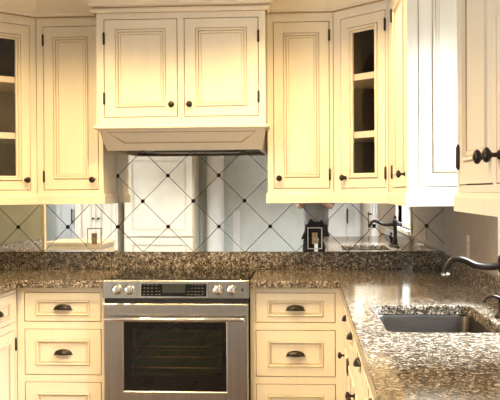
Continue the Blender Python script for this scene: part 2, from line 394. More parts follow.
# crown mouldings and light rails
crown = [(.0005, 2.371), (.012, 2.371), (.012, 2.376), (.018, 2.378), (.018, 2.392), (.024, 2.398), (.045, 2.425), (.068, 2.462), (.078, 2.470), (.078, 2.480), (.092, 2.486), (.092, 2.525), (.0005, 2.525)]
cm = [0]*len(crown); cm[1] = 1; cm[0] = 1
tag(sweep(MB(), [(-1.83, -.615), (-1.54, -.33), (-1.150, -.33)], crown, cm).build('crown_molding', [CREAM, GLAZE]), 'cream crown moulding above the cabinets left of the hood', 'moulding')
tag(sweep(MB(), [(-.222, -.33), (.145, -.33), (.42, -.605), (.42, -1.40), (.798, -1.40)], crown, cm).build('crown_molding', [CREAM, GLAZE]), 'cream crown moulding above the cabinets right of the hood', 'moulding')
tag(sweep(MB(), [(.798, -2.52), (.42, -2.52), (.42, -3.44)], crown, cm).build('crown_molding', [CREAM, GLAZE]), 'cream crown moulding above the nearest cabinet at right', 'moulding')
rail = [(-.018, 1.314), (.010, 1.314), (.010, 1.362), (.006, 1.368), (.006, 1.3745), (-.018, 1.3745)]
tag(sweep(MB(), [(-1.815, -.61), (-1.54, -.33), (-1.157, -.33), (-1.157, -.014)], rail).build('light_rail', CREAM), 'cream light rail under the cabinets left of the hood', 'moulding')
tag(sweep(MB(), [(-.223, -.014), (-.223, -.33), (.145, -.33), (.42, -.605), (.42, -1.40), (.798, -1.40)], rail).build('light_rail', CREAM), 'cream light rail under the cabinets right of the hood', 'moulding')
tag(sweep(MB(), [(.798, -2.50), (.422, -2.50), (.422, -3.44)], [(-.03, 1.322), (.008, 1.322), (.008, 1.360), (.0, 1.3745), (-.03, 1.3745)]).build('light_rail', CREAM), 'cream light rail under the nearest cabinet at right', 'moulding')

# ------------------------------------------------------------------ hood cabinet
HX0, HX1, HY = -1.146, -.2255, -.50
H = thing('range_hood_cabinet', 'cream two-door cabinet over the range, enclosing the hood', 'hood cabinet', (HX0, HY, 0))
hw = HX1-HX0
MB().box(0, hw, .021, .168, 1.745, 2.40, 0, front=1).box(.004, hw-.004, .168, .486, 1.745, 2.40).build('carcass', [CREAM, GAP], H)
hd = [(.044, .442, 1.790, 2.316), (.484, .882, 1.790, 2.316)]
face_frame(MB(), 0, hw, 1.742, 2.40, [opening(d) for d in hd]).build('face_frame', CREAM, H)
door(H, *hd[0], hinge_side=-1, knob_side=1, kz=1.852, sx=.062, sz=.052, hz=(.10, .10)); door(H, *hd[1], hinge_side=1, knob_side=-1, kz=1.852, sx=.062, sz=.052, hz=(.10, .10))
hc = [(.0005, 2.352), (.014, 2.352), (.024, 2.358), (.028, 2.366), (.024, 2.374), (.014, 2.378), (.016, 2.384), (.034, 2.388), (.034, 2.396), (.040, 2.402), (.060, 2.432), (.082, 2.462), (.082, 2.525), (.0005, 2.525)]; hm = [0]*len(hc); hm[0] = 1; hm[5] = 1
sweep(MB(), [(0, .076), (0, 0), (hw, 0), (hw, .076)], hc, hm).build('crown', [CREAM, GLAZE], H)
sweep(MB(), [(0, .165), (0, 0), (hw, 0), (hw, .165)], [(-.02, 1.722), (.008, 1.722), (.016, 1.728), (.016, 1.738), (.008, 1.744), (-.02, 1.744)]).build('ledge_molding', CREAM, H)
# sloped valance with a trapezoid panel
vb = MB()
T = [(.006, .006, 1.722), (hw-.006, .006, 1.722)]; B = [(.030, .105, 1.612), (hw-.026, .105, 1.612)]
def vp(u, v, off=0):    # u,v in 0..1 on the sloped face, v from the top
    x = (T[0][0]+(T[1][0]-T[0][0])*u)*(1-v)+(B[0][0]+(B[1][0]-B[0][0])*u)*v
    return (x, .006*(1-v)+.105*v+off, 1.722*(1-v)+1.612*v)
def quad(u0, u1, w0, w1, v0, v1, off): return [vp(u0, v0, off), vp(w0, v1, off), vp(w1, v1, off), vp(u1, v0, off)]
L_ = [[vp(0, 0, .02), vp(0, 1, .02), vp(1, 1, .02), vp(1, 0, .02)], [vp(0, 0), vp(0, 1), vp(1, 1), vp(1, 0)],
      quad(.045, .955, .13, .87, .12, .66, 0), quad(.052, .948, .135, .865, .15, .62, .004), quad(.062, .938, .14, .86, .18, .58, 0)]
vb.rings(L_, [0, 0, 1, 0, 0])
sd = []
for xt, xb in ((.006, .030), (hw-.006, hw-.026)):
    s_ = .018 if xt < .4 else -.018
    vb.add([(xt, .02, 1.722), (xb, .12, 1.612), (xb, .486, 1.612), (xt, .486, 1.722), (xt+s_, .02, 1.722), (xb+s_, .12, 1.612), (xb+s_, .486, 1.612), (xt+s_, .486, 1.722)],
           [(0, 1, 2, 3), (4, 7, 6, 5), (0, 4, 5, 1), (1, 5, 6, 2), (2, 6, 7, 3), (3, 7, 4, 0)])
vb.build('valance', [CREAM, GLAZE], H)
MB().box(.05, hw-.046, .10, .46, 1.63, 1.72).build('hood_liner', BLACK, H)
MB().box(.20, .72, .16, .40, 1.624, 1.63).build('grease_filter', SINKST, H)

# ------------------------------------------------------------------ mirror backsplash
MT = thing('mirror_backsplash', 'wall of diamond mirror tiles with dark rosettes between counter and cabinets', 'backsplash', (0, 0, 0))
TX, TD, TZ = -.2268, .3087, 1.170
def clip(poly, ax, lim, keep_less):
    out = []
    for i in range(len(poly)):
        a, b_ = poly[i], poly[(i+1) % len(poly)]
        ia = (a[ax] <= lim) if keep_less else (a[ax] >= lim); ib = (b_[ax] <= lim) if keep_less else (b_[ax] >= lim)
        if ia: out.append(a)
        if ia != ib:
            t = (lim-a[ax])/(b_[ax]-a[ax]); out.append((a[0]+(b_[0]-a[0])*t, a[1]+(b_[1]-a[1])*t))
    return out
mb = MB(); g_ = .0017*math.sqrt(2); half = TD/2
for i in range(-14, 10):
    for j in range(-3, 8):
        cx = TX+i*half; cz = TZ+j*half
        if (i+j) % 2 == 0: continue
        p = [(cx-half+g_, cz), (cx, cz-half+g_), (cx+half-g_, cz), (cx, cz+half-g_)]
        for ax, lim, kl in ((0, XL+.002, False), (0, XR-.002, True), (1, 1.018, False), (1, 1.78, True)):
            p = clip(p, ax, lim, kl)
            if len(p) < 3: break
        if len(p) < 3: continue
        tx, tz = random.uniform(-.0006, .0006), random.uniform(-.0006, .0006)
        fr_ = [(x, -.0075+(x-cx)*tx+(z-cz)*tz, z) for x, z in p]; bk = [(x, -.003, z) for x, z in p]
        mb.rings([bk, fr_], [0], True, True); mb.m[-2] = 0
mb.build('mirror_tiles', [MIRROR], MT)
MB().box(XL+.002, XR-.002, -.004, -.0005, 1.016, 1.78).build('joint_backing', BLACK, MT)
for j in range(0, 5):
    for i in range(-7, 5):
        x = TX+(i-.5*(j % 2))*TD; z = TZ+j*half
        if j >= 1 and not (-1.16 < x < -.22): continue
        if not XL+.05 < x < XR-.02 or z > 1.76: continue
        rs = MB().lathe([(.0115, 0), (.0122, .003), (.010, .006), (.0075, .0065), (.006, .009), (.001, .011)], (0, 0, 0), '-y', 16).build('rosette', BRONZE, MT); rs.location = (x, -.0075, z)

# ------------------------------------------------------------------ granite
def poly_slab(name, outer, z0, z1, holes=(), bevel=.006, parent=None):
    bm = bmesh.new(); edges = []
    for loop in [outer, *holes]:
        vs = [bm.verts.new((x, y, z1)) for x, y in loop]
        edges += [bm.edges.new((vs[i], vs[(i+1) % len(vs)])) for i in range(len(vs))]
    bmesh.ops.triangle_fill(bm, use_beauty=True, use_dissolve=False, edges=edges, normal=(0, 0, 1))
    r = bmesh.ops.extrude_face_region(bm, geom=bm.faces[:])
    bmesh.ops.translate(bm, verts=[v for v in r['geom'] if isinstance(v, bmesh.types.BMVert)], vec=(0, 0, z0-z1))
    bmesh.ops.recalc_face_normals(bm, faces=bm.faces)
    ed = [e for e in bm.edges if len(e.link_faces) == 2 and e.calc_face_angle(0) > 1.2 and e.verts[0].co.z > z1-1e-4 and e.verts[1].co.z > z1-1e-4]
    bmesh.ops.bevel(bm, geom=ed, offset=bevel, segments=3, profile=.5, affect='EDGES')
    me = bpy.data.meshes.new(name); bm.to_mesh(me); bm.free(); me.materials.append(GRANITE)
    o = bpy.data.objects.new(name, me); COL.objects.link(o)
    if parent: o.parent = parent
    return o
def rrect(x0, x1, y0, y1, r, n=6):
    pts = []
    for cx, cy, a0 in ((x1-r, y1-r, 0), (x0+r, y1-r, PI/2), (x0+r, y0+r, PI), (x1-r, y0+r, 3*PI/2)):
        for k in range(n+1): a = a0+PI/2*k/n; pts.append((cx+r*math.cos(a), cy+r*math.sin(a)))
    return pts
RX0, RX1 = -1.079, -.309        # range bay
CZ0, CZ1 = .876, .914
YE = -.648; XE = .156; XEL = -1.53
RYN = -3.45; LYN = -2.95
SX0, SX1, SY0, SY1 = .262, .650, -2.14, -1.515
tag(poly_slab('granite_worktop', [(RX1+.001, YE), (XE, YE), (XE, RYN), (XR-.002, RYN), (XR-.002, -.002), (RX1+.001, -.002)], CZ0, CZ1, [rrect(SX0, SX1, SY0, SY1, .045)]),
    'speckled granite worktop right of the range, turning forward around the sink', 'worktop')
LYN = -1.58
tag(poly_slab('granite_worktop', [(XL+.002, LYN), (XEL, LYN), (XEL, YE), (RX0-.001, YE), (RX0-.001, -.002), (XL+.002, -.002)], CZ0, CZ1),
    'speckled granite worktop left of the range, turning forward at the left edge', 'worktop')
tag(MB().box(XL+.001, XR-.001, -.026, -.001, CZ1+.0005, 1.016).build('granite_backsplash', GRANITE, bevel=.002), 'low speckled granite upstand along the mirror wall', 'backsplash')
tag(MB().box(XR-.024, XR-.001, RYN, -.0265, CZ1+.0005, 1.016).build('granite_backsplash', GRANITE, bevel=.002), 'low granite upstand on the right wall behind the faucet', 'backsplash')
tag(MB().box(XL+.001, XL+.024, LYN, -.0265, CZ1+.0005, 1.016).build('granite_backsplash', GRANITE, bevel=.002), 'low granite upstand on the left wall, seen in the mirror', 'backsplash')

# ------------------------------------------------------------------ base cabinets
YB = -.61; BZ0 = .10; BZ1 = .8755
def base_cab(label, loc, rz, w, depth, drawers=(), doors=(), name='base_cabinet', top=BZ1, extra=()):
    t = thing(name, label, 'kitchen cabinet', loc, rz)
    MB().box(0, w, .021, depth, BZ0, top, 0, front=1).build('carcass', [CREAM, GAP], t)
    MB().box(0, w, .075, depth-.02, 0, BZ0).build('toe_kick', CREAM, t)
    face_frame(MB(), 0, w, BZ0, top, [opening(d[:4]) for d in list(drawers)+list(doors)+list(extra)]).build('face_frame', CREAM, t)
    for d in drawers: drawer(t, *d[:4], zc=(d[2]+d[3])/2+.002)
    for d in extra: drawer(t, *d[:4], pull=False)
    for d in doors: door(t, *d[:4], hinge_side=d[4], knob_side=d[5], kz=d[6] if len(d) > 6 else d[3]-.06, sx=.05, sz=.05)
    return t
DZS = [(.694, .845), (.409, .649), (.125, .365)]
base_cab('cream three-drawer base cabinet left of the range', (-1.558, YB, 0), 0, -1.081+1.558, .60, [(.042, .454, a, b_) for a, b_ in DZS])
base_cab('cream three-drawer base cabinet right of the range', (-.306, YB, 0), 0, .19+.306, .60, [(.031, .443, a, b_) for a, b_ in DZS])
# left leg (facing +X): local x runs towards the mirror wall
base_cab('cream base cabinet with drawer over a door, at the left edge', (-1.560, -1.14, 0), PI/2, .528, .60, [(.05, .50, .694, .845)], [(.05, .50, .125, .649, 1, -1)])
base_cab('cream base cabinet of the left run, nearer than the left edge', (-1.560, -1.57, 0), PI/2, .426, .60, [(.04, .39, .694, .845)], [(.04, .39, .125, .649, 1, -1)])
# right leg (facing -X): local x runs towards the viewer, face at X=.182
XF = .182; YS = -.612; RD = XR-XF-.008
def ly_(Y): return YS-Y
def legcab(label, Y0, Y1, **k):
    off = -(Y0-YS)
    return base_cab(label, (XF, Y0, 0), -PI/2, Y0-Y1, RD, **k)
w1 = .595
legcab('cream base cabinet in the right run, between the corner and the sink cabinet', YS, -1.12, drawers=[(.16, .485, .694, .845)], doors=[(.16, .485, .125, .649, 1, -1, .56)])
sb = thing('sink_cabinet', 'cream sink base cabinet with two false drawer fronts over two doors', 'kitchen cabinet', (XF, -1.123, 0), -PI/2)
sw = 1.06
face_frame(MB(), 0, sw, BZ0, BZ1, [opening(d) for d in [(.03, .515, .694, .845), (.545, 1.03, .694, .845), (.03, .515, .125, .649), (.545, 1.03, .125, .649)]]).build('face_frame', CREAM, sb)
MB().box(0, sw, .021, .04, BZ0, BZ1).box(0, .018, .04, RD, BZ0, BZ1).box(sw-.018, sw, .04, RD, BZ0, BZ1).box(.018, sw-.018, .04, RD, BZ0, BZ0+.02).build('carcass', GAP, sb)
MB().box(0, sw, .075, RD-.02, 0, BZ0).build('toe_kick', CREAM, sb)
for a, b_ in ((.03, .515), (.545, 1.03)): drawer(sb, a, b_, .694, .845)
door(sb, .03, .515, .125, .649, hinge_side=-1, knob_side=1, kz=.565, sx=.05, sz=.05); door(sb, .545, 1.03, .125, .649, hinge_side=1, knob_side=-1, kz=.565, sx=.05, sz=.05)
legcab('cream base cabinet with three drawers, nearest in the right run', -2.186, -2.80, drawers=[(.03, .58, a, b_) for a, b_ in DZS])
legcab('cream base cabinet with drawer over door, end of the right run', -2.803, -3.44, drawers=[(.03, .60, .694, .845)], doors=[(.03, .60, .125, .649, 1, -1)])

# ------------------------------------------------------------------ sink and faucet
SK = thing('undermount_sink', 'stainless steel undermount sink set in the granite worktop', 'sink', ((SX0+SX1)/2, (SY0+SY1)/2, .67))
cx_, cy_ = (SX0+SX1)/2, (SY0+SY1)/2
def rr(o, z, r): return [(x-cx_, y-cy_, z-.67) for x, y in rrect(SX0+o, SX1-o, SY0+o, SY1-o, r)]
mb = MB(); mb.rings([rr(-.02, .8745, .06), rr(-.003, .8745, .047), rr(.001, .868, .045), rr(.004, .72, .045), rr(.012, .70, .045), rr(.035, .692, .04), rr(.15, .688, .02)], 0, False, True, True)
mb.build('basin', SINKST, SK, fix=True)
MB().lathe([(.045, 0), (.045, .003), (.036, .004), (.030, 0), (.001, -.001)], (0, 0, .0185), 'z', 20).build('drain', CHROME, SK)

FX, FY = .712, -1.83
FT = thing('kitchen_faucet', 'oil-rubbed bronze arched faucet behind the sink', 'faucet', (FX, FY, CZ1+.001))
z_ = lambda z: z-CZ1
MB().lathe([(.034, 0), (.034, .006), (.026, .014), (.020, .022), (.018, .05), (.022, .058), (.018, .066), (.015, .09), (.015, .16), (.020, .170), (.023, .185), (.023, .205), (.020, .222), (.013, .230), (.009, .238), (.012, .246), (.012, .252), (.005, .262), (.001, .266)], (0, 0, 0), 'z', 20).build('body', BRONZE, FT)
sp = catmull([(.050, 0, z_(1.112)), (.03, 0, z_(1.110)), (0, 0, z_(1.106)), (-.05, 0, z_(1.099)), (-.10, 0, z_(1.104)), (-.145, 0, z_(1.124)), (-.175, 0, z_(1.127)), (-.196, 0, z_(1.112)), (-.209, 0, z_(1.088)), (-.210, 0, z_(1.076))], 6)
n = len(sp); rad = [.006+.0085*min(1, i/8) if i < 9 else .0145-.003*min(1, (i-9)/(n-18)) for i in range(n)]
rad[-1] = .0155; rad[-2] = .0155; rad[-3] = .015; rad[-4] = .011
MB().tube(sp, rad, 14).build('spout', BRONZE, FT)
MB().lathe([(.014, 0), (.016, .004), (.016, .010), (.012, .012)], (-.210, 0, z_(1.065)), 'z', 16).build('aerator', CHROME, FT)
HD = thing('side_lever', 'bronze lever handle with curled tip beside the faucet, nearer the viewer', 'faucet handle', (.700, -2.0, CZ1+.001))
MB().lathe([(.027, 0), (.027, .005), (.019, .012), (.014, .022), (.014, .050), (.020, .060), (.022, .074), (.018, .086), (.010, .092), (.012, .102), (.010, .112), (.001, .118)], (0, 0, 0), 'z', 18).build('base', BRONZE, HD)
MB().tube(catmull([(0, 0, .082), (-.03, 0, .086), (-.055, 0, .098), (-.075, 0, .099), (-.090, 0, .090), (-.096, 0, .078)], 5), [.009]+[.0075]*8+[.006]*14+[.007, .0075, .006], 10).build('lever', BRONZE, HD)

# ------------------------------------------------------------------ range
RG = thing('range', 'stainless steel slide-in range with black glass cooktop', 'range', (0, 0, 0))
x0, x1 = RX0+.004, RX1-.004; YFc = -.655; xm = (x0+x1)/2
mb = MB()
mb.box(x0, x0+.05, -.62, -.035, .10, .89).box(x1-.05, x1, -.62, -.035, .10, .89).box(x0+.05, x1-.05, -.09, -.035, .10, .89).box(x0+.05, x1-.05, -.62, -.09, .10, .30).box(x0+.05, x1-.05, -.62, -.09, .76, .89)
mb.build('body', BLACK, RG)
MB().box(x0+.051, x1-.051, -.092, -.0905, .301, .759).box(x0+.051, x0+.053, -.60, -.092, .301, .759).box(x1-.053, x1-.051, -.60, -.092, .301, .759).box(x0+.053, x1-.053, -.60, -.092, .301, .303).build('oven_cavity', CAVITY, RG)
MB().box(x0+.02, x1-.02, -.58, -.06, 0, .10).build('plinth', BLACK, RG)
MB().box(x0, x1, -.640, -.040, .890, .921).build('cooktop', BLACKGL, RG, bevel=.003)
for bx_, by_, br in ((-.90, -.47, .10), (-.49, -.47, .08), (-.90, -.2, .075), (-.49, -.2, .095)):
    mb = MB(); seg = 40
    lo = [[(bx_+r_*math.cos(2*PI*k/seg), by_+r_*math.sin(2*PI*k/seg), .9214) for k in range(seg)] for r_ in (br-.002, br)]
    mb.rings(lo, 0, False, False).build('burner_ring', MARK, RG)
# slanted control panel
ps = lambda t: (-.668+.016*t, .824+.094*t)          # t 0 bottom .. 1 top -> (y, z)
y0_, z0_ = ps(0); y1_, z1_ = ps(1)
mb = MB()
prof = [(y0_, z0_), (y1_-.004, z1_-.006), (y1_, z1_), (y1_+.012, z1_+.003), (-.60, .905), (-.60, z0_)]
mb.rings([[(x0-.004, y, z) for y, z in prof], [(x1+.004, y, z) for y, z in prof]], 0).build('control_panel', STEEL, RG, bevel=.0015)
nrm = Vector((0, -.094, .016)).normalized(); tv = Vector((0, .016, .094)).normalized()
ang = math.atan2(.016, .094)
def on_panel(o, x, t, off=0):
    y, z = ps(t); o.location = (x, y+nrm.y*off, z+nrm.z*off); o.rotation_euler = (-ang, 0, 0)
def plate(mb, w, h, y0=-.002, y1=.001, cx=0, cz=0): return mb.box(cx-w/2, cx+w/2, y0, y1, cz-h/2, cz+h/2)
mb = MB(); W_, Hh = .353, .083
for a in ((-W_/2, -W_/2+.004, -Hh/2, Hh/2), (W_/2-.004, W_/2, -Hh/2, Hh/2), (-W_/2+.004, W_/2-.004, -Hh/2, -Hh/2+.004), (-W_/2+.004, W_/2-.004, Hh/2-.004, Hh/2)): mb.box(a[0], a[1], -.004, .001, a[2], a[3])
o = mb.build('display_bezel', CHROME, RG); on_panel(o, xm-.008, .5)
o = plate(MB(), W_-.008, Hh-.008, -.0025).build('control_glass', BLACKGL, RG); on_panel(o, xm-.008, .5); cg = o
plate(MB(), .12, .045, -.0032, -.0024, 0, .004).build('clock_display', DISPLAY, cg)
mb = MB()
for c in (-.155, -.135, -.115, -.092, -.075, .078, .096, .114, .132, .150):
    for rr_ in (-.028, -.012, .006, .024):
        if abs(c) < .08 and rr_ > 0: continue
        plate(mb, .010, .0035, -.0031, -.0024, c, rr_)
mb.build('button_marks', MARK, cg)['kind'] = 'stuff'
for kx in (-1.003, -.937, -.473, -.400):
    o = MB().lathe([(.0275, 0), (.0285, .003), (.025, .005), (.0235, .006), (.021, .016), (.0195, .022), (.018, .023), (.001, .0235)], (0, 0, 0), '-y', 28).build('control_knob', CHROME, RG); on_panel(o, kx, .48)
    MB().lathe([(.0245, .0052), (.0245, .0066), (.0215, .0075), (.0205, .0070)], (0, 0, 0), '-y', 28).build('dial_ring', BLACK, o)
    MB().box(-.0035, .0035, -.0275, -.022, -.016, .016).build('grip', CHROME, o, bevel=.001).rotation_euler = (0, .3, 0)
o = plate(MB(), .012, .013, -.002).build('badge', BLACK, RG); on_panel(o, -.343, .48)
# dark gap, door with slightly bowed top, window, handle
MB().box(x0+.004, x1-.004, -.655, -.60, .795, .823).build('vent_gap', BLACK, RG)
DF = -.668
wx0, wx1, wz0, wz1 = -.968, -.428, .338, .700
gx0, gx1, gz0, gz1 = -.925, -.452, .415, .664
mb = MB(); seg = 14
top = lambda u: .806-.012*math.sin(PI*u)
# door skin as frame around the window
def fr_rect(a, b_, c, d, y): return [(a, y, c), (b_, y, c), (b_, y, d), (a, y, d)]
dz0, dz1 = .125, .797
mb.rings([fr_rect(wx0, wx1, wz0, wz1, -.622), fr_rect(x0, x1, dz0, dz1, -.622), fr_rect(x0, x1, dz0, dz1, DF+.006), fr_rect(x0+.006, x1-.006, dz0+.006, dz1-.006, DF), fr_rect(wx0-.006, wx1+.006, wz0-.006, wz1+.006, DF), fr_rect(wx0, wx1, wz0, wz1, DF+.003), fr_rect(wx0, wx1, wz0, wz1, -.622)], 0, False, False)
dr = mb.build('oven_door', STEEL, RG)
mb = MB(); mb.rings([fr_rect(wx0+.001, wx1-.001, wz0+.001, wz1-.001, -.63), fr_rect(wx0+.001, wx1-.001, wz0+.001, wz1-.001, DF+.002), fr_rect(gx0, gx1, gz0, gz1, DF+.002), fr_rect(gx0, gx1, gz0, gz1, -.63)], 0, False, False)
mb.build('window_surround', BLACKGL, dr)
MB().add(fr_rect(gx0-.0005, gx1+.0005, gz0-.0005, gz1+.0005, DF+.0035), [(0, 1, 2, 3)]).build('window_glass', TINT, dr)
hz_ = .722; hy_ = DF-.045
hb = MB().tube([(x0+.015, hy_, hz_), (x0+.02, hy_, hz_), (xm, hy_-.006, hz_), (x1-.02, hy_, hz_), (x1-.015, hy_, hz_)], [.009, .0105, .0105, .0105, .009], 16).build('handle', CHROME, dr)
for hx in (x0+.05, x1-.05): MB().tube([(hx, DF, hz_), (hx, hy_, hz_)], [.010, .008], 12).build('handle_post', STEEL, hb)
for z in (.445, .502, .558):
    mb = MB(); mb.tube([(x0+.056, -.59, z), (x1-.056, -.59, z)], .003, 8); mb.tube([(x0+.056, -.12, z), (x1-.056, -.12, z)], .003, 8)
    for k in range(13):
        xx = x0+.07+k*(x1-x0-.14)/12; mb.tube([(xx, -.59, z+.003), (xx, -.12, z+.003)], 0.0009, 6)
    mb.build('oven_rack', COPPER, RG)

# ------------------------------------------------------------------ outlets
def outlet(name, label, loc, rz, w, h, mplate, mrec, border=True):
    t = thing(name, label, 'wall outlet', loc, rz)
    MB().box(-w/2, w/2, -.005, 0, -h/2, h/2).build('cover_plate', mplate, t, bevel=.002)
    if border:
        mb = MB()
        for a in ((-w/2-.004, -w/2, -h/2-.004, h/2+.004), (w/2, w/2+.004, -h/2-.004, h/2+.004), (-w/2, w/2, -h/2-.004, -h/2), (-w/2, w/2, h/2, h/2+.004)): mb.box(a[0], a[1], -.008, 0, a[2], a[3])
        mb.build('plate_border', WHITE, t)
    rc = MB().box(-.017, .017, -.009, -.004, -.034, .034).build('receptacle', mrec, t, bevel=.003)
    mb = MB()
    for dz in (.017, -.017): mb.box(-.008, -.005, -.0095, -.0088, dz-.005, dz+.005).box(.005, .008, -.0095, -.0088, dz-.005, dz+.005)
    mb.build('slots', BLACK, rc)
    return t
outlet('wall_outlet', 'mirrored outlet plate with tan receptacle on the mirror, left of the range', (-1.297, -.0078, 1.098), 0, .080, .122, MIRROR, TAN)
outlet('wall_outlet', 'framed outlet plate with tan receptacle on the mirror, right of the range', (.040, -.0078, 1.098), 0, .080, .122, MIRROR, TAN)
outlet('wall_outlet', 'narrow beige outlet on the right wall above the faucet', (XR-.0005, -.735, 1.098), -PI/2, .070, .114, BEIGE, BEIGE, border=False)

# ------------------------------------------------------------------ what the mirror shows: far side of the room
FR = thing('paneled_refrigerator', 'cream panelled refrigerator with freezer drawer, reflected in the mirror behind the range', 'refrigerator', (-2.70, -6.55, 0))
FR.rotation_euler = (0, 0, PI); FR.location = (-1.62, -6.55, 0)
MB().box(0, 1.02, .03, .63, .08, 2.10).box(0, 1.02, .10, .60, 0, .08).build('cabinet_body', CREAM, FR)
panel_front(MB(), .02, 1.00, .74, 1.92, .10, .09, t=.028).build('door', [CREAM, GLAZE], FR)
panel_front(MB(), .02, 1.00, .12, .72, .10, .09, t=.028).build('freezer_drawer', [CREAM, GLAZE], FR)
sweep(MB(), [(0, .6), (0, .03), (1.02, .03), (1.02, .6)], [(-.02, 1.95), (.02, 1.95), (.04, 2.0), (.07, 2.08), (.07, 2.10), (-.02, 2.10)]).build('crown', CREAM, FR)
TP = thing('pantry_cabinet', 'tall cream pantry cabinet reflected at left, beside the panelled refrigerator', 'cabinet', (-2.73, -6.55, 0), PI)
MB().box(0, .62, .021, .63, .10, 2.10, 0, front=1).box(0, .62, .08, .60, 0, .10).build('carcass', [CREAM, GAP], TP)
dd = [(.03, .30, .13, 2.06), (.32, .59, .13, 2.06)]
face_frame(MB(), 0, .62, .10, 2.10, [opening(d) for d in dd]).build('face_frame', CREAM, TP)
door(TP, *dd[0], hinge_side=-1, knob_side=1, kz=1.0); door(TP, *dd[1], hinge_side=1, knob_side=-1, kz=1.0)
DC = thing('base_cabinet', 'low cream cabinet with pale counter reflected at left of the refrigerator', 'cabinet', (-1.97, -3.25, 0), PI/2)
MB().box(0, .55, .021, .55, .08, .875, 0, front=1).box(0, .55, .07, .5, 0, .08).build('carcass', [CREAM, GAP], DC)
face_frame(MB(), 0, .55, .08, .875, [opening((.03, .52, .12, .84))]).build('face_frame', CREAM, DC)
door(DC, .03, .52, .12, .84, knob_side=1, hinge_side=-1, kz=.74)
MB().box(-.01, .56, -.02, .55, .8755, .905).build('counter', CREAM, DC, bevel=.004)

def far_door(n, X0, X1, label_h, hx, rz=0, loc=None, hh=2.05):
    e = bpy.data.objects.new('door_%d' % n, None); COL.objects.link(e); e.location = loc; e.rotation_euler = (0, 0, rz); struct(e)
    w = X1-X0; mb = MB()
    cw = .09 if w > .4 else .012
    mb.box(-cw, 0, .0, .025, 0, hh+.09).box(w, w+cw, 0, .025, 0, hh+.09).box(0, w, 0, .025, hh, hh+.09).build('door_casing', WHITE, e)
    mb = MB()
    panel_front(mb, .003, w-.003, .005, hh-.003, .11 if w > .4 else .05, .12, t=.018, mats=(0, 0)).build('door_leaf', WHITE, e)
    if hx is not None:
        MB().box(hx-.010, hx+.010, -.05, -.038, .90, 1.12).box(hx-.006, hx+.006, -.038, 0, .92, .94).box(hx-.006, hx+.006, -.038, 0, 1.08, 1.10).build('door_handle', BRONZE, e)
    return e
d1 = far_door(1, 0, .28, None, .035, PI, (-3.54, YF+.026, 0))
far_door(4, 0, .24, None, .215, PI, (-3.26, YF+.026, 0))
far_door(2, 0, .62, None, .10, PI, (.78-.10, YF+.026, 0))
far_door(3, 0, .75, None, .70, PI/2+PI, (XR-.026, -4.35, 0))
# white pilaster
PL = thing('pilaster', 'white fluted pilaster on a plinth, reflected in the mirror', 'column', (-1.37, -7.02, 0))
mb = MB(); mb.lathe([(.155, .22), (.16, .24), (.14, .26), (.135, .30), (.125, 2.30), (.15, 2.34), (.15, 2.40)], (0, 0, 0), 'z', 28).build('shaft', WHITE, PL)
MB().box(-.175, .175, -.17, .17, 0, .22).build('plinth', WHITE, PL, bevel=.006)
MB().box(-.175, .175, -.17, .17, 2.40, ZC).build('capital', WHITE, PL, bevel=.006)
struct(MB().box(-1.12, -1.02, YF, YF+.03, 0, 1.10).build('trim_1', WHITE))
# casing and curtain at the end of the left wall
struct(MB().box(XL-.13, XL+.02, -1.66, -1.62, 0, 2.3).build('trim_2', CREAM))
struct(MB().box(XLF, -3.97, YF, YF+.015, 0, .12).build('baseboard_front', WHITE))

# ------------------------------------------------------------------ recessed cans: inferred near the mirror wall, others added fill
for i, (x, y, k) in enumerate(CANS):
    t = thing('ceiling_light_or_fill', 'recessed round ceiling light, inferred near mirror wall, added as fill elsewhere', 'ceiling light', (x, y, ZC), 0, 'recessed ceiling lights')
    MB().lathe([(.060, -.001), (.085, -.001), (.085, -.006), (.065, -.010), (.060, -.006)], (0, 0, 0), 'z', 24).build('trim_ring', WHITE, t)
    MB().lathe([(.058, -.0015), (.058, -.004), (.001, -.0045)], (0, 0, 0), 'z', 24).build('lens', LAMPG, t)
    d = bpy.data.lights.new('lamp', 'SPOT'); d.energy = CAN_POWER*k; d.color = WARM if y > -4 else (.97, 1, .98); d.spot_size = 2.5 if y > -4 else 1.95; d.spot_blend = .75; d.shadow_soft_size = .05
    lo_ = bpy.data.objects.new('lamp', d); COL.objects.link(lo_); lo_.parent = t; lo_.location = (0, 0, -.03)

# ------------------------------------------------------------------ the photographer, seen in the mirror
PX, PY = .10, -5.32
def skin_obj(name, verts, edges, radii, root, mat, parent=None, lev=2):
    me = bpy.data.meshes.new(name); me.from_pydata(verts, edges, []); o = bpy.data.objects.new(name, me); COL.objects.link(o)
    if parent: o.parent = parent
    me.materials.append(mat if not isinstance(mat, list) else mat[0])
    s_ = o.modifiers.new('skin', 'SKIN'); s_.use_smooth_shade = True
    for i, r_ in enumerate(radii):
        r_ = r_ if isinstance(r_, tuple) else (r_, r_); me.skin_vertices[0].data[i].radius = r_
        me.skin_vertices[0].data[i].use_root = (i == root)
    ss = o.modifiers.new('sub', 'SUBSURF'); ss.levels = lev; ss.render_levels = lev
    return o
PS = thing('person', 'person in grey shirt and black trousers taking the photo, reflected in the mirror', 'person', (PX, PY, 0))
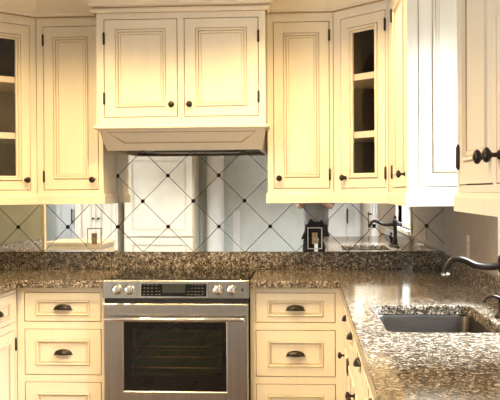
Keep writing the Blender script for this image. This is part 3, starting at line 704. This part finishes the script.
# body: pelvis, spine, neck, legs, arms raised in front to the camera
V = [(0, 0, .90), (0, 0, 1.08), (0, .01, 1.25), (0, .0, 1.40), (0, .0, 1.49), (0, .02, 1.56),
     (-.09, 0, .88), (-.10, .01, .50), (-.10, -.02, .10), (-.11, .10, .035),
     (.09, 0, .88), (.10, .01, .50), (.10, -.02, .10), (.11, .10, .035),
     (-.17, 0, 1.41), (-.21, .08, 1.17), (-.13, .28, 1.33),
     (.17, 0, 1.41), (.19, .08, 1.17), (.0, .28, 1.33)]
Ed = [(0, 1), (1, 2), (2, 3), (3, 4), (4, 5), (0, 6), (6, 7), (7, 8), (8, 9), (0, 10), (10, 11), (11, 12), (12, 13), (3, 14), (14, 15), (15, 16), (3, 17), (17, 18), (18, 19)]
Rr = [(.115, .10), (.145, .10), (.155, .11), (.12, .09), .055, .055, (.07), .05, .04, .035, (.07), .05, .04, .035, .06, .048, .033, .06, .048, .033]
skin_obj('body', V, Ed, Rr, 0, SKIN, PS)
def scaled(idx, k, edges, name, mat, adj=None):
    mp = {a: i for i, a in enumerate(idx)}
    v = [V[a] for a in idx]
    if adj:
        for a, p in adj.items(): v[mp[a]] = p
    r_ = [tuple(q*k for q in (Rr[a] if isinstance(Rr[a], tuple) else (Rr[a], Rr[a]))) for a in idx]
    return skin_obj(name, v, [(mp[a], mp[b_]) for a, b_ in edges], r_, 0, mat, PS)
scaled([1, 2, 3, 4, 14, 15, 17, 18], 1.16, [(1, 2), (2, 3), (3, 4), (3, 14), (14, 15), (3, 17), (17, 18)], 'shirt', SHIRT, {4: (0, 0, 1.45), 1: (0, 0, .79)})
scaled([0, 6, 7, 8, 10, 11, 12], 1.38, [(0, 6), (6, 7), (7, 8), (0, 10), (10, 11), (11, 12)], 'trousers', TROUS, {0: (0, 0, .84)})
for s_ in (-1, 1): skin_obj('shoe', [(s_*.105, -.05, .045), (s_*.11, .06, .045), (s_*.115, .16, .035)], [(0, 1), (1, 2)], [.045, .048, .035], 1, BLACK, PS)
# head with face
bm = bmesh.new(); bmesh.ops.create_uvsphere(bm, u_segments=32, v_segments=24, radius=1)
for v in bm.verts:
    x, y, z = v.co; w = 1-.22*max(0, -z)
    v.co = (x*.076*w, y*.095*w+(.012 if z < -.2 and y > 0 else 0)*min(1, -z)*y, z*.118)
    if y > .8 and -.45 < z < .12: v.co.y += .018*max(0, 1-abs(x)/.22)*max(0, 1-abs(z+.15)/.3)
me = bpy.data.meshes.new('head'); bm.to_mesh(me); bm.free(); me.materials.append(SKIN)
for p in me.polygons: p.use_smooth = True
hd_ = bpy.data.objects.new('head', me); COL.objects.link(hd_); hd_.parent = PS; hd_.location = (-.02, .05, 1.655)
for s_ in (-1, 1):
    MB().lathe([(.001, -.012), (.009, -.008), (.012, 0), (.009, .008), (.001, .012)], (s_*.03, .086, .006), 'z', 12).build('eye', WHITE, hd_)
    MB().lathe([(.001, -.03), (.010, -.02), (.012, 0), (.014, .02), (.001, .03)], (s_*.078, 0, -.005), 'z', 10).build('ear', SKIN, hd_)
MB().tube([(-.025, .088, -.062), (0, .094, -.062), (.025, .088, -.062)], [.003, .006, .003], 8).build('mouth', mottled('lips', (.42, .16, .13), (.48, .2, .16), 10, .5), hd_)
bm = bmesh.new(); bmesh.ops.create_uvsphere(bm, u_segments=28, v_segments=20, radius=1)
for v in bm.verts: v.co = (v.co.x*.086, v.co.y*.103-.014, v.co.z*.125+.012)
bmesh.ops.delete(bm, geom=[v for v in bm.verts if (v.co.y > .045 and v.co.z < .075) or v.co.z < -.075], context='VERTS')
me = bpy.data.meshes.new('hair'); bm.to_mesh(me); bm.free(); me.materials.append(HAIR)
ho = bpy.data.objects.new('hair', me); COL.objects.link(ho); ho.parent = hd_
# hands closed around the camera
for s_, wx, wz in ((-1, -.13, 1.33), (1, .0, 1.33)):
    cxh = -.10 + s_*.055
    vv = [(wx, .28, wz), (cxh+s_*.012, .325, 1.35)]; ee = [(0, 1)]; rr2 = [.028, (.030, .022)]
    for q in range(4):
        b0 = len(vv); zf = 1.372-q*.019; ln = (.9, 1, .95, .75)[q]
        vv += [(cxh+s_*.014, .345, zf), (cxh+s_*.010, .345+.035*ln, zf), (cxh-s_*.012*ln, .352+.034*ln, zf-.002)]; ee += [(1, b0), (b0, b0+1), (b0+1, b0+2)]; rr2 += [.009, .0085, .0075]
    b0 = len(vv); vv += [(cxh+s_*.006, .318, 1.382), (cxh-s_*.018, .320, 1.392), (cxh-s_*.034, .324, 1.388)]; ee += [(1, b0), (b0, b0+1), (b0+1, b0+2)]; rr2 += [.012, .010, .008]
    skin_obj('hand', vv, ee, rr2, 0, SKIN, PS)
CM = thing('camera', 'black camera held up by the person reflected in the mirror', 'camera', (0, PY+.385, 1.355))
MB().box(-.058, .058, -.018, .018, -.040, .036).box(-.022, .022, -.016, .014, .036, .055).build('camera_body', BLACK, CM, bevel=.005)
MB().lathe([(.030, 0), (.030, .025), (.032, .028), (.032, .045), (.026, .047), (.024, .04)], (0, .017, -.004), 'z', 24)
lb = MB(); lb.lathe([(.028, -.017), (.028, -.035), (.031, -.038), (.031, -.058), (.026, -.060), (.022, -.054)], (0, 0, -.004), '-y', 24).build('lens_barrel', BLACK, CM)
